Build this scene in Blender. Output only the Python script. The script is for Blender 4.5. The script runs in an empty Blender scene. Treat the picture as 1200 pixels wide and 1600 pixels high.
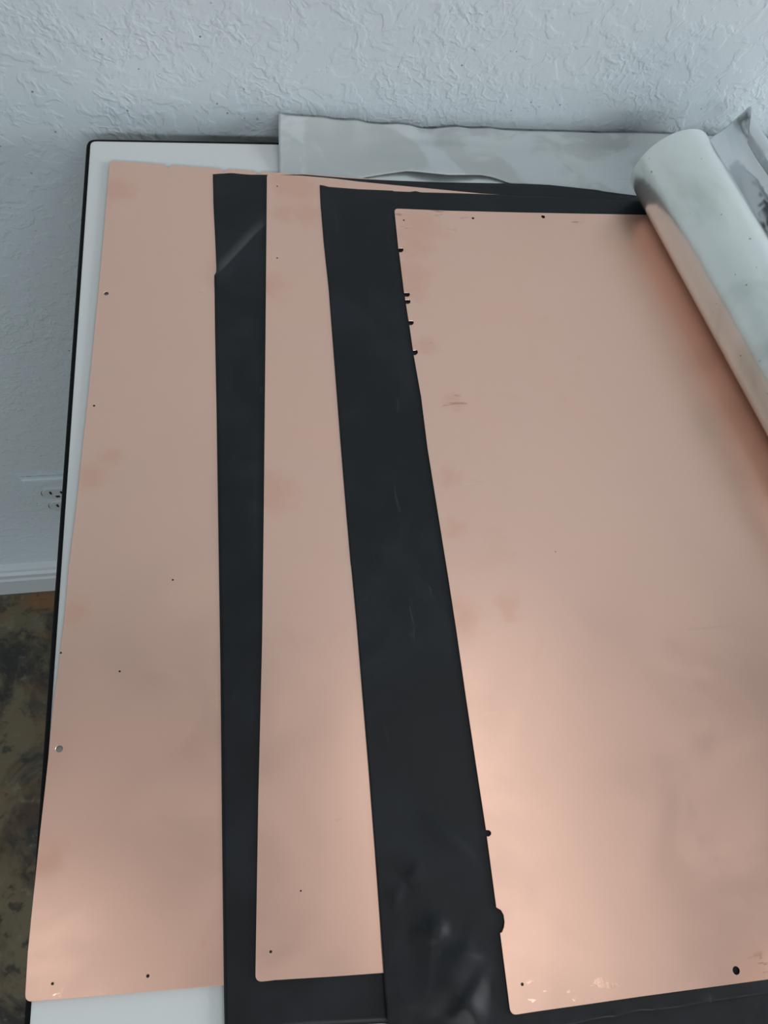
import bpy, bmesh, math
import numpy as np
from mathutils import Vector, Matrix, noise

scn = bpy.context.scene
COL = scn.collection

# ------------------------------------------------------------------ camera
FPX = 1241.70731
CAM = np.array([0.0813998, -0.46879353, 1.31722943])
PITCH, YAW, ROLL = 1.13242672, 0.447110518, 0.344106250
TOP = 0.914                                   # height of the table top (m)

def camera_axes():
    a, b, c = PITCH, YAW, ROLL
    f = np.array([math.sin(b) * math.cos(a), math.cos(b) * math.cos(a), -math.sin(a)])
    r = np.array([math.cos(b), -math.sin(b), 0.0])
    u = np.cross(r, f)
    return r * math.cos(c) + u * math.sin(c), -r * math.sin(c) + u * math.cos(c), f
RGT, UPV, FWD = camera_axes()
cam = bpy.data.cameras.new('camera')
camo = bpy.data.objects.new('camera', cam)
COL.objects.link(camo)
m = Matrix.Identity(4)
for i in range(3):
    m[i][0], m[i][1], m[i][2], m[i][3] = RGT[i], UPV[i], -FWD[i], CAM[i]
camo.matrix_world = m
cam.sensor_fit = 'VERTICAL'
cam.sensor_height = 36.0
cam.lens = 36.0 * FPX / 1600.0
cam.clip_start = 0.01
scn.camera = camo

# ------------------------------------------------------------------ light
scn.view_settings.view_transform = 'Standard'
scn.view_settings.look = 'None'
scn.view_settings.gamma = 1.0
scn.view_settings.use_curve_mapping = False
scn.view_settings.exposure = 0.13
world = bpy.data.worlds.new('room_light')
scn.world = world
world.use_nodes = True
bg = world.node_tree.nodes['Background']
bg.inputs[0].default_value = (0.93, 0.97, 1.0, 1)
bg.inputs[1].default_value = 0.30

def area(name, loc, size_x, size_y, watts, color=(1, 1, 1), rot=(0, 0, 0)):
    l = bpy.data.lights.new(name, 'AREA')
    l.shape = 'RECTANGLE'
    l.size, l.size_y, l.energy, l.color = size_x, size_y, watts, color
    o = bpy.data.objects.new(name, l)
    COL.objects.link(o)
    o.location = loc
    o.rotation_euler = rot
    return o
area('ceiling_lamp_right', (0.64, -0.52, 2.70), 0.42, 0.95, 2.15, (1.0, 1.0, 0.98))
area('ceiling_lamp_left', (-0.48, -0.75, 2.70), 0.30, 0.60, 1.35, (1.0, 1.0, 0.98))
area('key_light_right', (3.3, -1.1, 1.95), 1.4, 1.6, 62, (0.93, 0.97, 1.0), (0, math.radians(90), 0))  # unseen key from the right, its large upright shape chosen for soft shadows
area('daylight_left', (-2.6, -1.2, 1.45), 0.95, 1.4, 4.5, (0.95, 0.98, 1.0), (0, math.radians(-90), 0))
area('fill_light_far', (0.2, -3.0, 2.70), 2.40, 0.60, 50, (0.95, 0.98, 1.0))  # unseen fill added behind the camera to lift wall and table

# ------------------------------------------------------------------ helpers
def at(px, py, z):
    """point of the level plane z that the photograph shows at (px, py)"""
    d = (px - 600) / FPX * RGT - (py - 800) / FPX * UPV + FWD
    t = (z - CAM[2]) / d[2]
    return Vector(CAM + t * d)

def on_wall(px, py, y=0.0):
    d = (px - 600) / FPX * RGT - (py - 800) / FPX * UPV + FWD
    t = (y - CAM[1]) / d[1]
    return Vector(CAM + t * d)

def link(name, me, mat=None, parent=None):
    o = bpy.data.objects.new(name, me)
    COL.objects.link(o)
    if mat:
        me.materials.append(mat)
    if parent:
        o.parent = parent
    return o

def tag(o, label, cat, group=None):
    o['label'] = label
    o['category'] = cat
    if group:
        o['group'] = group
    return o

def struct(o):
    o['kind'] = 'structure'
    return o

def empty(name, loc):
    o = bpy.data.objects.new(name, None)
    COL.objects.link(o)
    o.location = loc
    return o

def mesh_from(name, verts, faces, smooth=False):
    me = bpy.data.meshes.new(name)
    me.from_pydata([tuple(v) for v in verts], [], faces)
    if smooth:
        for p in me.polygons:
            p.use_smooth = True
    me.update()
    return me

def box_mesh(name, x0, x1, y0, y1, z0, z1, bevel=0.0):
    bm = bmesh.new()
    bmesh.ops.create_cube(bm, size=1.0)
    for v in bm.verts:
        v.co = ((x0 + x1) / 2 + v.co.x * (x1 - x0), (y0 + y1) / 2 + v.co.y * (y1 - y0), (z0 + z1) / 2 + v.co.z * (z1 - z0))
    if bevel:
        bmesh.ops.bevel(bm, geom=bm.edges[:], offset=bevel, segments=2, affect='EDGES', profile=0.6)
    me = bpy.data.meshes.new(name)
    bm.to_mesh(me)
    bm.free()
    return me

def polyline(pts, t):
    """point at fraction t of a polyline, by length"""
    ln = [0.0]
    for a, b in zip(pts, pts[1:]):
        ln.append(ln[-1] + (b - a).length)
    s = t * ln[-1]
    for i in range(len(pts) - 1):
        if s <= ln[i + 1] or i == len(pts) - 2:
            w = (s - ln[i]) / max(1e-9, ln[i + 1] - ln[i])
            return pts[i].lerp(pts[i + 1], w)

def smooth_curve(pts, n):
    """Catmull-Rom through the points"""
    P = [pts[0] * 2 - pts[1]] + list(pts) + [pts[-1] * 2 - pts[-2]]
    out = []
    segs = len(pts) - 1
    for k in range(n + 1):
        s = k / n * segs
        i = min(int(s), segs - 1)
        t = s - i
        a, b, c, d = P[i], P[i + 1], P[i + 2], P[i + 3]
        out.append(0.5 * ((2 * b) + (c - a) * t + (2 * a - 5 * b + 4 * c - d) * t * t + (3 * b - a - 3 * c + d) * t ** 3))
    return out

# ------------------------------------------------------------------ materials
class Nodes:
    def __init__(self, name):
        self.mat = bpy.data.materials.new(name)
        self.mat.use_nodes = True
        self.t = self.mat.node_tree
        self.n = self.t.nodes
        self.b = self.n['Principled BSDF']
        self.co = self.n.new('ShaderNodeTexCoord').outputs['Object']
    def link(self, a, b):
        self.t.links.new(a, b)
    def put(self, sock, v):
        if hasattr(v, 'is_linked'):
            self.link(v, sock)
        elif isinstance(v, (tuple, list)) and len(v) == 3 and sock.type == 'RGBA':
            sock.default_value = (*v, 1)
        else:
            sock.default_value = v
    def set(self, **kw):
        for k, v in kw.items():
            self.put(self.b.inputs[k.replace('_', ' ')], v)
        return self
    def noise(self, scale, detail=3, rough=0.5, dist=0.0, co=None):
        x = self.n.new('ShaderNodeTexNoise')
        x.inputs['Scale'].default_value = scale
        x.inputs['Detail'].default_value = detail
        x.inputs['Roughness'].default_value = rough
        x.inputs['Distortion'].default_value = dist
        self.link(co or self.co, x.inputs['Vector'])
        return x.outputs['Fac']
    def stretch(self, sx, sy, sz, rot=0.0):
        x = self.n.new('ShaderNodeMapping')
        x.inputs['Scale'].default_value = (sx, sy, sz)
        x.inputs['Rotation'].default_value = (0, 0, rot)
        self.link(self.co, x.inputs['Vector'])
        return x.outputs['Vector']
    def math(self, op, a, b=0.0, c=None):
        x = self.n.new('ShaderNodeMath')
        x.operation = op
        self.put(x.inputs[0], a)
        self.put(x.inputs[1], b)
        if c is not None:
            self.put(x.inputs[2], c)
        return x.outputs[0]
    def step(self, v, lo, hi, a=0.0, b=1.0):
        x = self.n.new('ShaderNodeMapRange')
        x.interpolation_type = 'SMOOTHSTEP'
        self.put(x.inputs[0], v)
        for k, q in zip((1, 2, 3, 4), (lo, hi, a, b)):
            x.inputs[k].default_value = q
        return x.outputs[0]
    def mix(self, f, a, b):
        x = self.n.new('ShaderNodeMix')
        x.data_type = 'RGBA'
        self.put(x.inputs[0], f)
        self.put(x.inputs[6], a)
        self.put(x.inputs[7], b)
        return x.outputs[2]
    def bump(self, h, dist, strength=1.0, prev=None):
        x = self.n.new('ShaderNodeBump')
        x.inputs['Strength'].default_value = strength
        x.inputs['Distance'].default_value = dist
        self.link(h, x.inputs['Height'])
        if prev:
            self.link(prev, x.inputs['Normal'])
        return x.outputs['Normal']
    def spots(self, pts, soft=0.5, warp=0.0):
        """mask of round marks: pts = [(Vector, radius)]"""
        src = self.co
        if warp:
            w = self.n.new('ShaderNodeTexNoise')
            w.inputs['Scale'].default_value = 90
            self.link(self.co, w.inputs['Vector'])
            v = self.n.new('ShaderNodeVectorMath')
            v.operation = 'MULTIPLY_ADD'
            self.link(w.outputs['Color'], v.inputs[0])
            v.inputs[1].default_value = (warp,) * 3
            s = self.n.new('ShaderNodeVectorMath')
            s.operation = 'SUBTRACT'
            self.link(self.co, s.inputs[0])
            s.inputs[1].default_value = (warp * .5,) * 3
            self.link(s.outputs[0], v.inputs[2])
            src = v.outputs[0]
        tot = None
        for p, r in pts:
            d = self.n.new('ShaderNodeVectorMath')
            d.operation = 'DISTANCE'
            self.link(src, d.inputs[0])
            d.inputs[1].default_value = tuple(p)
            k = self.step(d.outputs['Value'], r * (1 - soft), r * (1 + soft), 1.0, 0.0)
            tot = k if tot is None else self.math('MAXIMUM', tot, k)
        return tot

def simple(name, col, rough, metal=0.0):
    k = Nodes(name)
    k.set(Base_Color=col, Roughness=rough, Metallic=metal)
    return k.mat

def wall_material():
    k = Nodes('knockdown_plaster')
    n1 = k.noise(98, 2, 0.5, 0.25)
    ridge = k.step(k.math('ABSOLUTE', k.math('SUBTRACT', n1, 0.5)), 0.0, 0.10, 1.0, 0.0)
    where = k.step(k.noise(11, 2, 0.5), 0.46, 0.62)
    plate = k.step(k.noise(66, 3, 0.55, 0.4), 0.47, 0.60)
    fine = k.noise(190, 2, 0.5)
    h = k.math('ADD', k.math('MULTIPLY', ridge, k.math('MULTIPLY_ADD', where, 0.5, 0.05)), k.math('MULTIPLY', plate, 0.6))
    h = k.math('ADD', h, k.math('MULTIPLY', fine, 0.30))
    nm = k.bump(h, 0.0011, 0.5)
    chip = k.math('MULTIPLY', k.step(k.noise(260, 1, 0.4), 0.74, 0.77), k.step(k.noise(9, 2), 0.5, 0.6))
    tone = k.mix(k.noise(3.0, 3), (0.58, 0.685, 0.735), (0.64, 0.735, 0.78))
    k.set(Base_Color=k.mix(k.math('MULTIPLY', chip, 0.75), tone, (0.10, 0.11, 0.12)), Roughness=0.55, Normal=nm)
    k.b.inputs['Specular IOR Level'].default_value = 0.3
    return k.mat

def floor_material():
    k = Nodes('stained_concrete')
    a = k.noise(9, 6, 0.62, 0.8)
    b = k.noise(5.5, 4, 0.6, 1.2, k.stretch(1, 2.2, 1, 0.5))
    c = k.noise(40, 5, 0.65)
    col = k.mix(k.step(a, 0.40, 0.60), (0.022, 0.021, 0.018), (0.115, 0.098, 0.058))
    sep = k.n.new('ShaderNodeSeparateXYZ')
    k.link(k.co, sep.inputs[0])
    rust = k.math('MULTIPLY_ADD', k.step(sep.outputs['Y'], -0.11, -0.04), 0.75, 0.2)     # rusty stain along the baseboard
    col = k.mix(k.math('MULTIPLY', k.step(b, 0.44, 0.58), rust), col, (0.17, 0.088, 0.036))
    col = k.mix(k.math('MULTIPLY', k.step(c, 0.56, 0.72), 0.55), col, (0.17, 0.165, 0.12))
    col = k.mix(k.math('MULTIPLY', k.step(c, 0.46, 0.34), 0.7), col, (0.013, 0.013, 0.013))
    k.set(Base_Color=col, Roughness=k.step(c, 0.3, 0.7, 0.28, 0.5), Normal=k.bump(c, 0.0015, 0.4))
    return k.mat

def copper(name, stains, dots, seed, scuffs=(), rubbed=()):
    k = Nodes(name)
    off = k.n.new('ShaderNodeVectorMath')
    off.operation = 'ADD'
    k.link(k.co, off.inputs[0])
    off.inputs[1].default_value = (seed, seed * 0.7, 0)
    o = off.outputs[0]
    base = k.mix(k.noise(6, 4, 0.6, 0.5, o), (0.98, 0.62, 0.49), (1.0, 0.66, 0.535))
    blot = k.step(k.noise(26, 5, 0.62, 1.2, o), 0.60, 0.74)
    base = k.mix(k.math('MULTIPLY', blot, 0.12), base, (0.86, 0.47, 0.31))
    st = k.spots(stains, 0.75, 0.018)
    base = k.mix(k.math('MULTIPLY', st, 0.28), base, (0.84, 0.40, 0.25))
    if scuffs:
        base = k.mix(k.math('MULTIPLY', k.spots(scuffs, 0.35, 0.012), k.step(k.noise(160, 3, .6, .4, k.stretch(.35, 1.4, 1)), 0.60, 0.68, 0, 0.5)), base, (0.42, 0.20, 0.13))
    base = k.mix(k.spots(dots, 0.25), base, (0.03, 0.022, 0.02))
    grain = k.noise(900, 2, 0.5, 0, k.stretch(1, 0.05, 1))
    scr = k.step(k.noise(60, 2, 0.5, 0.2, k.stretch(0.15, 3.0, 1, 0.35)), 0.70, 0.74)
    rough = k.math('ADD', k.step(k.noise(18, 4, .6, .6, o), 0.3, 0.7, 0.31, 0.37), k.math('MULTIPLY', st, 0.04))
    rough = k.math('SUBTRACT', rough, k.math('MULTIPLY', scr, 0.05))
    if rubbed:
        rub = k.math('MULTIPLY', k.spots(rubbed, 0.4, 0.012), k.step(k.noise(140, 3, .6, .5, k.stretch(.6, 1.3, 1)), 0.52, 0.60))
        rough = k.math('MULTIPLY', rough, k.step(rub, 0, 1, 1.0, 0.55))
    nm = k.bump(grain, 0.00002, 0.5)
    nm = k.bump(k.noise(5.0, 2, 0.4, 0, o), 0.006, 0.5, nm)
    k.set(Base_Color=base, Metallic=0.86, Roughness=rough, Normal=nm)
    return k.mat

def black_sheet(name, seed, crease=None):
    k = Nodes(name)
    cloud = k.noise(17, 5, 0.6, 0.8)
    scr = k.step(k.noise(70, 3, 0.55, 0.3, k.stretch(2.2, 0.5, 1, 0.7 + seed)), 0.68, 0.76)
    col = k.mix(k.step(cloud, 0.40, 0.72), (0.0060, 0.0072, 0.0096), (0.0125, 0.0148, 0.0195))
    col = k.mix(k.math('MULTIPLY', scr, 0.16), col, (0.10, 0.11, 0.12))
    if crease:                                      # lighter band along one side of the fold
        a, b = crease
        ab = (b - a)
        nrm = Vector((-ab.y, ab.x, 0)).normalized()
        def dot(v):
            x = k.n.new('ShaderNodeVectorMath')
            x.operation = 'DOT_PRODUCT'
            k.link(k.co, x.inputs[0])
            x.inputs[1].default_value = tuple(v)
            return x.outputs['Value']
        d = k.math('SUBTRACT', dot(nrm), nrm.dot(a))
        t = k.math('MULTIPLY', k.math('SUBTRACT', dot(ab), ab.dot(a)), 1 / ab.length_squared)
        band = k.math('MULTIPLY', k.step(d, -0.0012, 0.0004), k.step(d, 0.0003, 0.0075, 1, 0))
        band = k.math('MULTIPLY', band, k.math('MULTIPLY', k.step(t, -0.1, 0.25), k.step(t, 1.1, 0.6)))
        col = k.mix(k.math('MULTIPLY', band, k.step(cloud, 0.2, 0.7, 0.25, 0.6)), col, (0.095, 0.10, 0.10))
    k.set(Base_Color=col, Roughness=k.step(cloud, 0.3, 0.7, 0.40, 0.52), Normal=k.bump(k.noise(30, 3, .5), 0.0006, 0.35))
    k.b.inputs['Specular IOR Level'].default_value = 0.35
    return k.mat

def grey_metal(name):
    k = Nodes(name)
    a = k.step(k.noise(24, 4, 0.55, 1.0), 0.44, 0.58)
    line = k.step(k.noise(14, 3, 0.5, 0.2, k.stretch(0.35, 6, 6)), 0.62, 0.68)
    col = k.mix(a, (0.535, 0.57, 0.57), (0.635, 0.675, 0.685))
    col = k.mix(k.math('MULTIPLY', line, 0.25), col, (0.33, 0.35, 0.36))
    k.set(Base_Color=col, Metallic=0.4, Roughness=0.52, Normal=k.bump(k.noise(12, 3, .5), 0.0015, 0.5))
    return k.mat

def silver(name, rough, wrinkle, tint=(0.80, 0.83, 0.83), dirt=0.0, metal=0.9, coat=0.0):
    k = Nodes(name)
    col = tint
    if dirt:
        d = k.math('MULTIPLY', k.step(k.noise(14, 4, 0.6, 0.6), 0.48, 0.72), dirt)
        col = k.mix(d, tint, (0.50, 0.54, 0.47))
        sp = k.step(k.noise(330, 1, 0.4), 0.76, 0.78)
        col = k.mix(k.math('MULTIPLY', sp, 0.7), col, (0.18, 0.19, 0.17))
    k.set(Base_Color=col, Metallic=metal, Roughness=rough, Coat_Weight=coat, Coat_Roughness=0.10, Normal=k.bump(k.noise(22, 3, 0.5, 0.4), wrinkle, 0.7))
    return k.mat

M_wall = wall_material()
M_floor = floor_material()
M_paint = simple('white_trim_paint', (0.56, 0.635, 0.665), 0.4)
M_dark = simple('black_slot', (0.008, 0.008, 0.008), 0.6)
M_lam = Nodes('white_laminate')
M_lam.set(Base_Color=M_lam.mix(M_lam.noise(5, 3), (0.70, 0.73, 0.735), (0.75, 0.775, 0.775)), Roughness=0.38)
M_lam = M_lam.mat
M_band = simple('black_plastic_edge', (0.004, 0.004, 0.0045), 0.7)
M_band.node_tree.nodes['Principled BSDF'].inputs['Specular IOR Level'].default_value = 0.15
M_cut = simple('cut_copper_edge', (0.09, 0.040, 0.025), 0.55, 0.3)
M_steel = simple('black_painted_steel', (0.02, 0.02, 0.022), 0.45)

# ------------------------------------------------------------------ the setting
struct(link('floor', mesh_from('floor', [(-2.5, -3.6, 0), (3.0, -3.6, 0), (3.0, 0.0, 0), (-2.5, 0.0, 0)], [(0, 1, 2, 3)]), M_floor))
struct(link('wall_back', box_mesh('wall_back', -2.5, 3.0, 0.0, 0.12, 0.0, 2.75), M_wall))
struct(link('ceiling', box_mesh('ceiling', -2.5, 3.0, -3.6, 0.0, 2.75, 2.80), simple('ceiling_paint', (0.15, 0.15, 0.15), 0.8)))
# baseboard: a moulded profile drawn along the wall
prof = [(0.0, 0.0), (-0.014, 0.0), (-0.014, 0.060), (-0.0115, 0.064), (-0.0115, 0.072), (-0.013, 0.075), (-0.013, 0.082),
        (-0.009, 0.086), (-0.0075, 0.092), (-0.004, 0.097), (0.0, 0.098)]
bv = [(x, y, z) for x in (-2.5, 3.0) for y, z in prof]
n = len(prof)
bf = [(i, i + 1, n + i + 1, n + i) for i in range(n - 1)] + [tuple(range(n - 1, -1, -1)), tuple(range(n, 2 * n))]
struct(link('baseboard_back', mesh_from('baseboard_back', bv, bf), M_paint))

# painted-over outlet on the wall, half hidden by the table edge
o1 = on_wall(85, 758.5)
o2 = on_wall(94, 785)
oc = Vector((o1.x + 0.001, 0, (o1.z + o2.z) / 2 - 0.003))
outlet = tag(empty('electrical_outlet', (oc.x, -0.0005, oc.z)), 'wall outlet painted over in the wall colour, low on the wall beside the table', 'outlet')
def plate_mesh():
    bm = bmesh.new()
    bmesh.ops.create_cube(bm, size=1.0)
    for v in bm.verts:
        v.co = (v.co.x * 0.072, -0.003 + v.co.y * 0.006, v.co.z * 0.116)
    bmesh.ops.bevel(bm, geom=[e for e in bm.edges if all(v.co.y < -0.004 for v in e.verts)], offset=0.0035, segments=3, affect='EDGES')
    me = bpy.data.meshes.new('cover_plate')
    bm.to_mesh(me)
    bm.free()
    return me
link('cover_plate', plate_mesh(), M_wall, outlet)
for dz in (0.0195, -0.0195):
    bm = bmesh.new()
    pts = []
    for i in range(40):
        a = 2 * math.pi * i / 40
        pts.append((0.0172 * math.cos(a), max(-0.0142, min(0.0142, 0.0172 * math.sin(a)))))
    vs = [bm.verts.new((x, -0.0075, z + dz)) for x, z in pts]
    vb = [bm.verts.new((x * 1.05, -0.0055, z * 1.05 + dz)) for x, z in pts]
    bm.faces.new(vs)
    for i in range(40):
        bm.faces.new((vs[i], vb[i], vb[(i + 1) % 40], vs[(i + 1) % 40]))
    bmesh.ops.recalc_face_normals(bm, faces=bm.faces[:])
    me = bpy.data.meshes.new('receptacle')
    bm.to_mesh(me)
    bm.free()
    r = link('receptacle', me, M_paint, outlet)
    gap = [Vector((oc.x * 0 + q[0] * 1.03 - 0.0011, q[1] * 1.03 + dz - 0.0009, 0)) for q in pts]
    gm = mesh_from('paint_crack', [(q.x, -0.00615, q.y) for q in gap], [tuple(range(40))])
    link('paint_crack', gm, M_dark, r)
    for sx, sz, w, hh in ((-0.0064, 0.0045, 0.0026, 0.0078), (0.0064, 0.0045, 0.0026, 0.0066), (0.0, -0.0065, 0.0050, 0.0050)):
        s = link('slot', box_mesh('slot', sx - w / 2, sx + w / 2, -0.0079, -0.007, dz + sz - hh / 2, dz + sz + hh / 2, 0.0002), M_dark, r)

# ------------------------------------------------------------------ table
def table_outline(inset):
    bl = Vector((0.0010 + inset, -0.0178 - inset, 0))
    fl = Vector((-0.0288 + inset, -0.79 + inset, 0))
    return [bl, Vector((1.50 - inset, -0.0120 - inset, 0)), Vector((1.50 - inset, -0.79 + inset, 0)), fl]
def rounded(poly, r, seg=5):
    out = []
    k = len(poly)
    for i in range(k):
        p, a, b = poly[i], poly[i - 1], poly[(i + 1) % k]
        u, v = (a - p).normalized(), (b - p).normalized()
        for s in range(seg + 1):
            t = s / seg
            out.append((p + u * r) * (1 - t) ** 2 + p * 2 * t * (1 - t) + (p + v * r) * t * t)
    return out
def prism(name, poly, z0, z1, mat, parent=None, bevel=0.0):
    bm = bmesh.new()
    lo = [bm.verts.new((p.x, p.y, z0)) for p in poly]
    hi = [bm.verts.new((p.x, p.y, z1)) for p in poly]
    bm.faces.new(hi)
    bm.faces.new(lo[::-1])
    for i in range(len(poly)):
        j = (i + 1) % len(poly)
        bm.faces.new((lo[i], lo[j], hi[j], hi[i]))
    bmesh.ops.recalc_face_normals(bm, faces=bm.faces[:])
    if bevel:
        bmesh.ops.bevel(bm, geom=[e for e in bm.edges if abs(e.verts[0].co.z - e.verts[1].co.z) < 1e-6], offset=bevel, segments=2, affect='EDGES')
    me = bpy.data.meshes.new(name)
    bm.to_mesh(me)
    bm.free()
    return link(name, me, mat, parent)
table = tag(empty('work_table', (0, 0, 0)), 'white laminate work table with black plastic edge, standing against the wall under the copper sheets', 'table')
prism('table_top', rounded(table_outline(0.0028), 0.004), TOP - 0.030, TOP, M_lam, table)
outer, inner = rounded(table_outline(0.0), 0.006), rounded(table_outline(0.0028), 0.004)
prof = [(1.0, -0.031), (1.0, -0.031), (0.0, -0.029), (0.0, -0.0022), (0.25, -0.0006), (0.6, 0.0004), (1.0, 0.0004)]
vs, fs = [], []
k = len(outer)
for t, dz in prof:
    for a, b in zip(outer, inner):
        q = a.lerp(b, t)
        vs.append((q.x, q.y, TOP + dz))
for r in range(1, len(prof) - 1):
    for i in range(k):
        j = (i + 1) % k
        fs.append((r * k + j, r * k + i, (r + 1) * k + i, (r + 1) * k + j))
ed = link('edge_banding', mesh_from('edge_banding', vs, fs, True), M_band, table)
ed['label'] = 'black plastic edge banding'
for x in (0.07, 1.40):
    for y in (-0.10, -0.71):
        link('leg', box_mesh('leg', x - 0.02, x + 0.02, y - 0.02, y + 0.02, 0.0, TOP - 0.0305, 0.003), M_steel, table)
for y in (-0.10, -0.71):
    link('apron', box_mesh('apron', 0.09, 1.38, y - 0.012, y + 0.012, TOP - 0.09, TOP - 0.0305, 0.002), M_steel, table)
for x in (0.07, 1.40):
    link('apron', box_mesh('apron', x - 0.012, x + 0.012, -0.69, -0.12, TOP - 0.09, TOP - 0.0305, 0.002), M_steel, table)

# ------------------------------------------------------------------ heights of the stack of sheets
Z_SILVER = TOP + 0.0002
Z_GREY = TOP + 0.0008
Z_C1, Z_B1 = TOP + 0.0014, TOP + 0.0026
Z_C2, Z_B2 = TOP + 0.0031, TOP + 0.0043
Z_C3 = TOP + 0.0048
T_CU, T_BK = 0.0010, 0.0003

def plate(name, pts, holes, z0, thick, mat):
    """a flat metal plate with cut outline and drilled holes"""
    cu = bpy.data.curves.new(name, 'CURVE')
    cu.dimensions = '2D'
    cu.fill_mode = 'BOTH'
    cu.extrude = thick / 2 - 0.00015
    cu.bevel_depth = 0.00015
    cu.bevel_resolution = 0
    cu.offset = -0.00015
    for loop in [pts] + holes:
        s = cu.splines.new('POLY')
        s.points.add(len(loop) - 1)
        for q, p in zip(s.points, loop):
            q.co = (p.x, p.y, 0, 1)
        s.use_cyclic_u = True
    tmp = bpy.data.objects.new('tmp', cu)
    COL.objects.link(tmp)
    dg = bpy.context.evaluated_depsgraph_get()
    me = bpy.data.meshes.new_from_object(tmp.evaluated_get(dg))
    bpy.data.objects.remove(tmp)
    bpy.data.curves.remove(cu)
    me.name = name
    me.materials.clear()
    me.materials.append(mat)
    me.materials.append(M_cut)
    for p in me.polygons:
        p.material_index = 0 if abs(p.normal.z) > 0.5 else 1
    for v in me.vertices:
        v.co.z += z0 + thick / 2
    for p in me.polygons:
        p.use_smooth = False
    return link(name, me)

def circle(c, r, seg=20):
    return [Vector((c.x + r * math.cos(2 * math.pi * i / seg), c.y + r * math.sin(2 * math.pi * i / seg), 0)) for i in range(seg)]

def corner(a, p, b, r, seg=5):
    u, v = (a - p).normalized(), (b - p).normalized()
    return [(p + u * r) * (1 - s / seg) ** 2 + p * 2 * (s / seg) * (1 - s / seg) + (p + v * r) * (s / seg) ** 2 for s in range(seg + 1)]

def sheet_outline(z, left, top, bottom, r=0.003, width=0.6096):
    """left: from bottom corner up to top corner; top and bottom: going right from their left corner; closed 24 inches away"""
    L = [at(x, y, z) for x, y in left]
    T = [at(x, y, z) for x, y in top]
    B = [at(x, y, z) for x, y in bottom]
    dt, db = (T[-1] - T[0]).normalized(), (B[-1] - B[0]).normalized()
    out = corner(B[0], L[0], L[1], r) + L[1:-1] + corner(L[-2], L[-1], T[0], r)
    out += T + [T[0] + dt * width, B[0] + db * width] + B[::-1]
    res = [out[0]]
    for q in out[1:]:
        if (q - res[-1]).length > 1e-5:
            res.append(q)
    return [Vector((q.x, q.y, 0)) for q in res]

def slot_px(x0, y0, x1, y1, half):
    """rounded slot cut in from an edge, listed going up the picture"""
    out = [(x0 + 0.6, y0 + half), (x1 - half, y0 + half)]
    for a in (60, 20, -20, -60):
        out.append((x1 - half + half * math.cos(math.radians(a)), y1 + half * math.sin(math.radians(a))))
    return out + [(x1 - half, y0 - half), (x0 - 0.6, y0 - half)]

# --- first copper sheet, left, lowest
z = Z_C1 + T_CU
notch = lambda x, y: [(x - 4.5, y), (x - 2.2, y + 4.6), (x + 1.8, y + 4.8), (x + 4.5, y + 0.6)]
top1 = [(190, 251.8)] + notch(263, 257.0) + notch(351, 263.6) + notch(404, 267.6) + notch(457, 270.5) + [(500, 273.5)]
left1 = [(38.5, 1566), (43, 1490), (50, 1420), (61.5, 1310), (70, 1234), (75, 1187), (79, 1142), (84.6, 1090), (90.3, 1050), (94.5, 1011), (101, 959), (107.3, 885), (118, 800), (126.5, 720), (139.5, 600), (155, 440), (164, 340), (171.5, 250.5)]
m1 = copper('copper_left', [(at(170, 715, z), .006), (at(140, 745, z), .008), (at(181, 300, z), .009), (at(306, 1487, z), .0022), (at(75, 1340, z), .007), (at(120, 960, z), .007)],
            [(at(187, 1049, z), .0005), (at(82, 1537, z), .0006), (at(231, 1525, z), .0007), (at(270, 906, z), .0005), (at(95, 1020, z), .0005), (at(147, 634, z), .0006)], 0.0, (), [(at(57, 1468, z), .0016), (at(78, 1550, z), .0035)])
c1 = plate('copper_sheet', sheet_outline(z, left1, top1, [(70, 1563.6), (345, 1540)]), [circle(at(166, 458.5, z), .0013), circle(at(92.5, 1170, z), .00155)], Z_C1, T_CU, m1)
tag(c1, 'leftmost copper sheet, lying directly on the white table, with small notches along its far edge', 'copper sheet', 'copper sheets stacked on the table')

# --- second copper sheet, middle
z = Z_C2 + T_CU
left2 = [(399, 1535), (403.5, 1250), (409.5, 1000), (412, 800), (414, 600), (415.5, 440), (417, 271.3)]
m2 = copper('copper_middle', [(at(450, 285, z), .010), (at(474, 296, z), .010), (at(442, 333, z), .007), (at(480, 333, z), .009), (at(425, 445, z), .008), (at(532, 1285, z), .0013), (at(430, 770, z), .010)],
            [(at(433, 291, z), .0005), (at(433, 403, z), .0005), (at(423, 1487, z), .0006), (at(470, 1392, z), .0004)], 3.1)
c2 = plate('copper_sheet', sheet_outline(z, left2, [(440, 273), (473, 274.4), (520, 278.4), (560, 283.4), (620, 289.3), (693, 296.4), (753, 302.2), (817, 306)], [(430, 1531.5), (520, 1526), (604, 1520)]), [], Z_C2, T_CU, m2)
tag(c2, 'narrowest visible copper sheet, in the middle between the two black plastic sheets', 'copper sheet', 'copper sheets stacked on the table')

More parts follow.
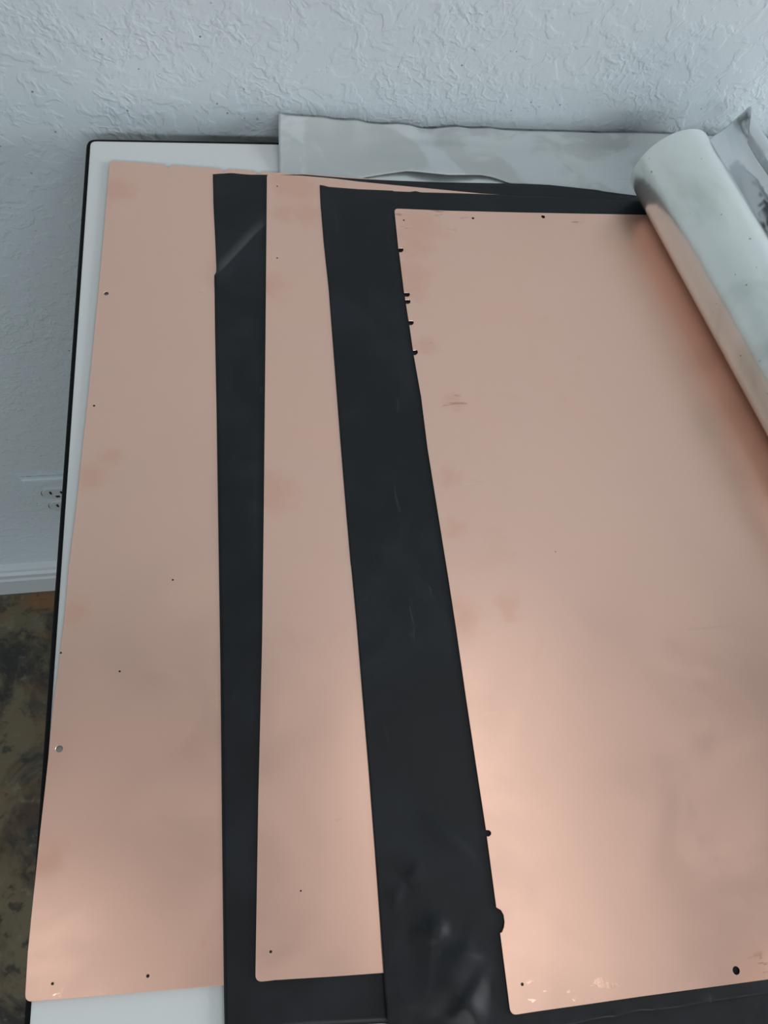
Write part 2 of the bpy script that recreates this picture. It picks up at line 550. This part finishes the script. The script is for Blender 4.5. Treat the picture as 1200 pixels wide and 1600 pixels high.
# --- third copper sheet, right, on top
z = Z_C3 + T_CU
left3 = [(798, 1587), (789.5, 1520), (781.5, 1458), (784.5, 1456), (787.2, 1449), (788.4, 1440), (787, 1430), (783, 1422.5), (779, 1420), (775.5, 1418)]
left3 += slot_px(760.0, 1302, 767.5, 1302, 4.8) + [(746, 1210), (728, 1090), (713, 985), (700, 900), (684, 800), (668, 700), (658, 620)]
left3 += slot_px(645.8, 551, 653, 550, 3.6) + slot_px(639, 504.5, 646.5, 504, 3.2) + slot_px(633.7, 471.5, 641.5, 471, 2.9) + slot_px(632.0, 460.5, 640.5, 460, 2.9)
left3 += slot_px(623.0, 391, 630.5, 390, 3.0) + [(616, 325.5)]
st3 = [(655, 355, .012), (648, 380, .010), (643, 430, .010), (645, 452, .008), (710, 630, .005), (704, 745, .006), (722, 970, .010), (795, 945, .0055), (665, 545, .006), (1185, 1522, .012), (712, 830, .006), (640, 400, .005)]
m3 = copper('copper_right', [(at(x, y, z), r) for x, y, r in st3],
            [(at(631, 344, z), .0006), (at(739, 341, z), .0009), (at(816, 1538, z), .0007), (at(868, 862, z), .0003)], 6.7,
            [(at(640, 338, z), .010), (at(705, 336, z), .013), (at(712, 636, z), .008), (at(698, 620, z), .004), (at(623, 362, z), .007), (at(1180, 1511, z), .006), (at(653, 530, z), .007), (at(900, 345, z), .010)], [(at(836, 1557, z), .0055), (at(937, 1538, z), .005), (at(952, 1547, z), .005), (at(892, 1562, z), .004)])
c3 = plate('copper_sheet', sheet_outline(z, left3, [(700, 329), (800, 331.5), (900, 333.5), (990, 335)], [(840, 1580.5), (900, 1572), (1000, 1557.5), (1100, 1544), (1200, 1530.5)]),
           [circle(at(848.8, 338.5, z), .00135), circle(at(1150.5, 1516.5, z), .00175)], Z_C3, T_CU, m3)
tag(c3, 'largest, topmost copper sheet under the silver roll, dark slots along its left edge', 'copper sheet', 'copper sheets stacked on the table')

# ------------------------------------------------------------------ black plastic sheets
def coons(name, left, top, right, bottom, nu, nv, height, mat, thick=T_BK):
    """left/right go from far to near, top/bottom go from left to right; height(p) gives the lower face"""
    A = [polyline(left, j / nv) for j in range(nv + 1)]
    B = [polyline(right, j / nv) for j in range(nv + 1)]
    C = [polyline(top, i / nu) for i in range(nu + 1)]
    D = [polyline(bottom, i / nu) for i in range(nu + 1)]
    pts = []
    for j in range(nv + 1):
        v = j / nv
        for i in range(nu + 1):
            u = i / nu
            p = A[j] * (1 - u) + B[j] * u + C[i] * (1 - v) + D[i] * v
            p = p - (C[0] * (1 - u) * (1 - v) + C[-1] * u * (1 - v) + D[0] * (1 - u) * v + D[-1] * u * v)
            pts.append(Vector((p.x, p.y, height(p))))
    w = nu + 1
    nn = len(pts)
    verts = [(p.x, p.y, p.z + thick) for p in pts] + [tuple(p) for p in pts]
    faces = []
    for j in range(nv):
        for i in range(nu):
            a = j * w + i
            faces.append((a, a + w, a + w + 1, a + 1))
            faces.append((nn + a, nn + a + 1, nn + a + w + 1, nn + a + w))
    rim = [i for i in range(w)] + [j * w + nu for j in range(1, nv + 1)] + [nv * w + i for i in range(nu - 1, -1, -1)] + [j * w for j in range(nv - 1, 0, -1)]
    for a, b in zip(rim, rim[1:] + rim[:1]):
        faces.append((a, b, nn + b, nn + a))
    return link(name, mesh_from(name, verts, faces, True), mat)

def seg_dist(p, a, b):
    ab = (b - a).to_2d()
    t = max(0, min(1, (p - a).to_2d().dot(ab) / ab.length_squared))
    q = a.to_2d() + ab * t
    s = (p - a).to_2d()
    side = ab.x * s.y - ab.y * s.x
    return (p.to_2d() - q).length * (1 if side > 0 else -1), t

def sm(x, a, b):
    t = max(0, min(1, (x - a) / (b - a)))
    return t * t * (3 - 2 * t)

zb = Z_B1 + T_BK
c2l0, c2l1 = at(417, 272, zb), at(400, 1533, zb)
cr0, cr1 = at(334, 437, zb), at(424, 340, zb)
def h1(p):
    d, t = seg_dist(p, cr0, cr1)
    away = seg_dist(p, c2l1, c2l0)[0]             # >0 left of the second copper sheet
    fade = sm(away, 0.0003, 0.006)
    ridge = 0.0022 * math.exp(-(d / 0.0035) ** 2) if d < 0 else 0.0022 * math.exp(-(d / 0.009) ** 2)
    wav = 0.0012 * max(0.0, noise.noise(Vector((p.x * 25, p.y * 9, 3.0))))
    return Z_B1 + (ridge * (1 - 0.6 * t) + wav) * fade
P = lambda L: [at(x, y, zb) for x, y in L]
b1 = coons('black_sheet',
           P([(332.5, 272.5), (333.5, 320), (336.5, 380), (338.5, 428), (335, 434), (336, 520), (338.5, 650), (341.5, 850), (344.5, 1050), (347, 1300), (350, 1560), (351, 1618)]),
           P([(332.5, 272.5), (348, 271.5), (362, 270.5), (376, 272), (392, 273), (440, 273), (475, 272.6), (482, 273.2), (500, 274.8), (513, 275.8), (540, 278), (567, 279.8), (620, 282.3), (687, 284.8), (820, 287), (860, 289), (935, 297), (943, 299), (990, 305), (1060, 316)]),
           P([(1060, 316), (1300, 1680)]),
           P([(351, 1618), (480, 1605), (600, 1599), (640, 1606), (760, 1640), (1300, 1680)]),
           150, 170, h1, black_sheet('black_plastic_lower', 0.0, (Vector((cr0.x, cr0.y, 0)), Vector((cr1.x, cr1.y, 0)))))
tag(b1, 'black plastic sheet with a diagonal crease, between the leftmost and middle copper sheets', 'plastic sheet', 'black plastic sheets between the copper sheets')

zb = Z_B2 + T_BK
e0, e1 = at(617, 326, zb), at(798, 1586, zb)
g0, g1 = at(798, 1586, zb), at(1200, 1530, zb)
dents = [(683, 1452, .0050, .0020), (670, 1443, .008, .0008), (632, 1376, .006, -.0008), (640, 1368, .006, .0009), (700, 1530, .010, .0018), (735, 1575, .008, .0016), (650, 1530, .014, .0010), (720, 1498, .010, .0008), (690, 1330, .012, .0006), (770, 1540, .006, -.0012)]
DN = [(at(x, y, zb), r, a) for x, y, r, a in dents]
FOLDS = [(at(xa, ya, zb), at(xb, yb, zb), a, w) for xa, ya, xb, yb, a, w in
         [(655, 1262, 752, 1352, .0010, .0020), (632, 1376, 612, 1420, .0008, .0016), (632, 1376, 658, 1350, .0008, .0016), (690, 1475, 760, 1500, .0012, .0022), (700, 1600, 770, 1500, .0016, .0026), (640, 1450, 690, 1470, .0009, .0018)]]
def h2(p):
    away = max(seg_dist(p, e1, e0)[0], seg_dist(p, g1, g0)[0])
    fade = sm(away, 0.0004, 0.008)
    if fade <= 0:
        return Z_B2
    near = sm(-p.y, 0.485, 0.545)
    h = 0.0006 * (noise.noise(Vector((p.x * 14, p.y * 6, 7.0))) + .4)
    for q, r, a in DN:
        h += a * math.exp(-((p.x - q.x) ** 2 + (p.y - q.y) ** 2) / (r * r))
    for qa, qb, a, w in FOLDS:
        d, t = seg_dist(p, qa, qb)
        h += a * math.exp(-(d / (w if d > 0 else w * 3)) ** 2) * math.sin(math.pi * max(0.0, min(1.0, t)))
    w = noise.noise(Vector((p.x * 55, p.y * 38, 1.5)))
    h += near * (0.0022 * (0.45 - abs(w)) + 0.0005 * noise.noise(Vector((p.x * 120, p.y * 120, 2.0))))
    return Z_B2 + max(0.0, h) * fade
b2 = coons('black_sheet',
           P([(499.5, 289.5), (501, 320), (506, 380), (513.5, 450), (522, 560), (532, 690), (541, 800), (548, 880), (549, 886), (557, 970), (566, 1080), (576, 1200), (586, 1330), (594, 1440), (601, 1540), (609, 1640)]),
           P([(499.5, 289.5), (506, 290.5), (513, 292.5), (530, 294), (560, 296.5), (640, 299.8), (649, 298.5), (658, 300.5), (720, 302), (820, 305.5), (900, 308), (1000, 312), (1080, 318)]),
           P([(1080, 318), (1262, 1544)]),
           P([(609, 1640), (760, 1622), (900, 1600), (955, 1590), (1000, 1580), (1045, 1577), (1085, 1569), (1130, 1564), (1190, 1554), (1262, 1544)]),
           230, 330, h2, black_sheet('black_plastic_upper', 1.0))
tag(b2, 'wrinkled black plastic sheet under the largest copper sheet, showing left of its slotted edge', 'plastic sheet', 'black plastic sheets between the copper sheets')

# ------------------------------------------------------------------ metal sheets along the wall
M_grey = grey_metal('dull_grey_metal')
top_px = [(434.5, 176), (445, 179.5), (460, 181), (485, 182.5), (505, 183.5), (522, 187), (540, 188), (556, 187.5), (575, 192.5), (598, 194.5), (622, 193.8), (640, 196), (655, 200.5), (672, 202), (700, 199), (715, 198), (735, 201), (765, 200.5), (785, 203.5), (830, 205), (880, 206), (930, 208), (1000, 208), (1060, 210), (1140, 214), (1250, 220)]
bot_px = [(436.5, 284), (470, 287), (520, 290), (548, 285), (570, 277.5), (600, 272.5), (635, 267.5), (652, 268.5), (680, 271.5), (700, 273.5), (750, 273.5), (765, 276), (780, 280.5), (797, 287), (830, 300), (900, 312), (1000, 318), (1060, 320), (1140, 322), (1250, 330)]
def interp(L, x):
    return float(np.interp(x, [a for a, _ in L], [b for _, b in L]))
def swept_grey():
    nu, nv = 170, 26
    verts, faces = [], []
    for i in range(nu + 1):
        x = 435 + (1245 - 435) * i / nu
        t = on_wall(x, interp(top_px, x), -0.006)
        yb = interp(bot_px, x)
        lift = 0.0030 * math.exp(-((x - 690) / 75.0) ** 2)
        edge = 0.0035 * math.exp(-((x - 435) / 40.0) ** 2)
        b = at(x + (1.5 if i == 0 else 0), yb, Z_GREY + lift)
        m_ = Vector((b.x * .3 + t.x * .7, -0.020, Z_GREY + 0.0005))
        for j in range(nv + 1):
            v = j / nv
            q = b * (1 - v) ** 2 + m_ * 2 * v * (1 - v) + t * v * v
            wob = 0.0010 * noise.noise(Vector((q.x * 30, v * 4, 0.5))) * math.sin(math.pi * v)
            q.z = max(q.z + wob + edge * v * (1 - v) * 3, Z_GREY)
            verts.append(q)
    w = nv + 1
    for i in range(nu):
        for j in range(nv):
            a = i * w + j
            faces.append((a, a + w, a + w + 1, a + 1))
    return mesh_from('grey_metal_sheet', verts, faces, True)
gs = link('grey_metal_sheet', swept_grey(), M_grey)
sol = gs.modifiers.new('thickness', 'SOLIDIFY')
sol.thickness = 0.0004
sol.offset = 1
tag(gs, 'dull grey metal sheet bent up against the wall along the back of the table', 'metal sheet')

M_silver = silver('bright_aluminium', 0.30, 0.004)
def flat_strip():
    nu, nv = 60, 10
    verts, faces = [], []
    for i in range(nu + 1):
        x = 520 + 330 * i / nu
        a, b = at(x, 255, Z_SILVER), at(x, 306, Z_SILVER)
        for j in range(nv + 1):
            q = a.lerp(b, j / nv)
            q.z = Z_SILVER + 0.0002 + 0.0002 * noise.noise(Vector((q.x * 60, q.y * 60, 0)))
            verts.append(q)
    w = nv + 1
    for i in range(nu):
        for j in range(nv):
            a = i * w + j
            faces.append((a, a + 1, a + w + 1, a + w))
    return mesh_from('aluminium_sheet', verts, faces, True)
al = link('aluminium_sheet', flat_strip(), M_silver)
tag(al, 'thin bright aluminium sheet peeking out below the grey metal sheet, behind the copper', 'metal sheet')

# ------------------------------------------------------------------ silver roll lying on the top copper sheet
ZR = Z_C3 + T_CU
RR = 0.02784
ANG = -1.39741
AX = Vector((math.cos(ANG), math.sin(ANG), 0))
NX = Vector((-AX.y, AX.x, 0))
RP = Vector((0.39465, -0.10524, 0))
def spiral_roll(name, t0, t1, r0, turns, pitch, zc, start):
    seg, nl = int(72 * turns), 24
    TS = [0.0, 0.001, 0.002] + [0.002 + 0.996 * k / 20 for k in range(1, 21)] + [0.999, 1.0]
    verts, faces = [], []
    for i in range(seg + 1):
        th = start + 2 * math.pi * turns * i / seg
        r = r0 - pitch * turns * i / seg
        for j in range(nl + 1):
            t = t0 + (t1 - t0) * TS[j]
            q = RP + AX * t + NX * (r * math.cos(th)) + Vector((0, 0, zc + r * math.sin(th)))
            verts.append(q)
    w = nl + 1
    for i in range(seg):
        for j in range(nl):
            a = i * w + j
            faces.append((a, a + 1, a + w + 1, a + w))
    return mesh_from(name, verts, faces, True)
M_roll = silver('satin_silver', 0.22, 0.0012, (0.86, 0.90, 0.875), 0.5, 0.80, 0.8)
roll = link('silver_roll', spiral_roll('silver_roll', -0.0385, 0.42, RR, 3.0, 0.0011, ZR + RR + 0.0003, math.radians(-70)), M_roll)
sol = roll.modifiers.new('thickness', 'SOLIDIFY')
sol.thickness = 0.0003
sol.offset = -1
tag(roll, 'thick satin silver roll of film lying on the largest copper sheet', 'roll')

# ------------------------------------------------------------------ curled foil behind the roll
M_foil = silver('crumpled_foil', 0.17, 0.005, (0.80, 0.82, 0.83), 0.0, 1.0)
def curled_foil():
    a0 = at(1096, 240, TOP + 0.012)
    a1 = at(1110, 217, TOP + 0.0145)
    a2 = at(1134, 199, TOP + 0.019)
    a3 = at(1156, 180, TOP + 0.031)
    k1 = at(1172, 166, TOP + 0.047)
    k2 = at(1173.5, 176, TOP + 0.053)
    k3 = at(1171, 198, TOP + 0.053)
    k4 = at(1168, 224, TOP + 0.046)
    curve = smooth_curve([a0, a1, a2, a3, k1, k2, k3, k4], 56)
    nl = 40
    verts, faces = [], []
    for i, c in enumerate(curve):
        for j in range(nl + 1):
            t = 0.34 * (j / nl) ** 1.6
            wr = noise.noise(Vector((c.x * 30 + 2, i * 0.08, t * 22))) * 0.0035 * min(1, t / 0.02)
            verts.append(c + AX * t + Vector((wr * .5, wr * .2, wr)))
    w = nl + 1
    for i in range(len(curve) - 1):
        for j in range(nl):
            a = i * w + j
            faces.append((a, a + 1, a + w + 1, a + w))
    return mesh_from('curled_foil', verts, faces, True)
foil = link('curled_foil', curled_foil(), M_foil)
sol = foil.modifiers.new('thickness', 'SOLIDIFY')
sol.thickness = 0.0002
sol.offset = 0
tag(foil, 'shiny crumpled metal foil with an upturned corner, curled behind the thick silver roll', 'foil')
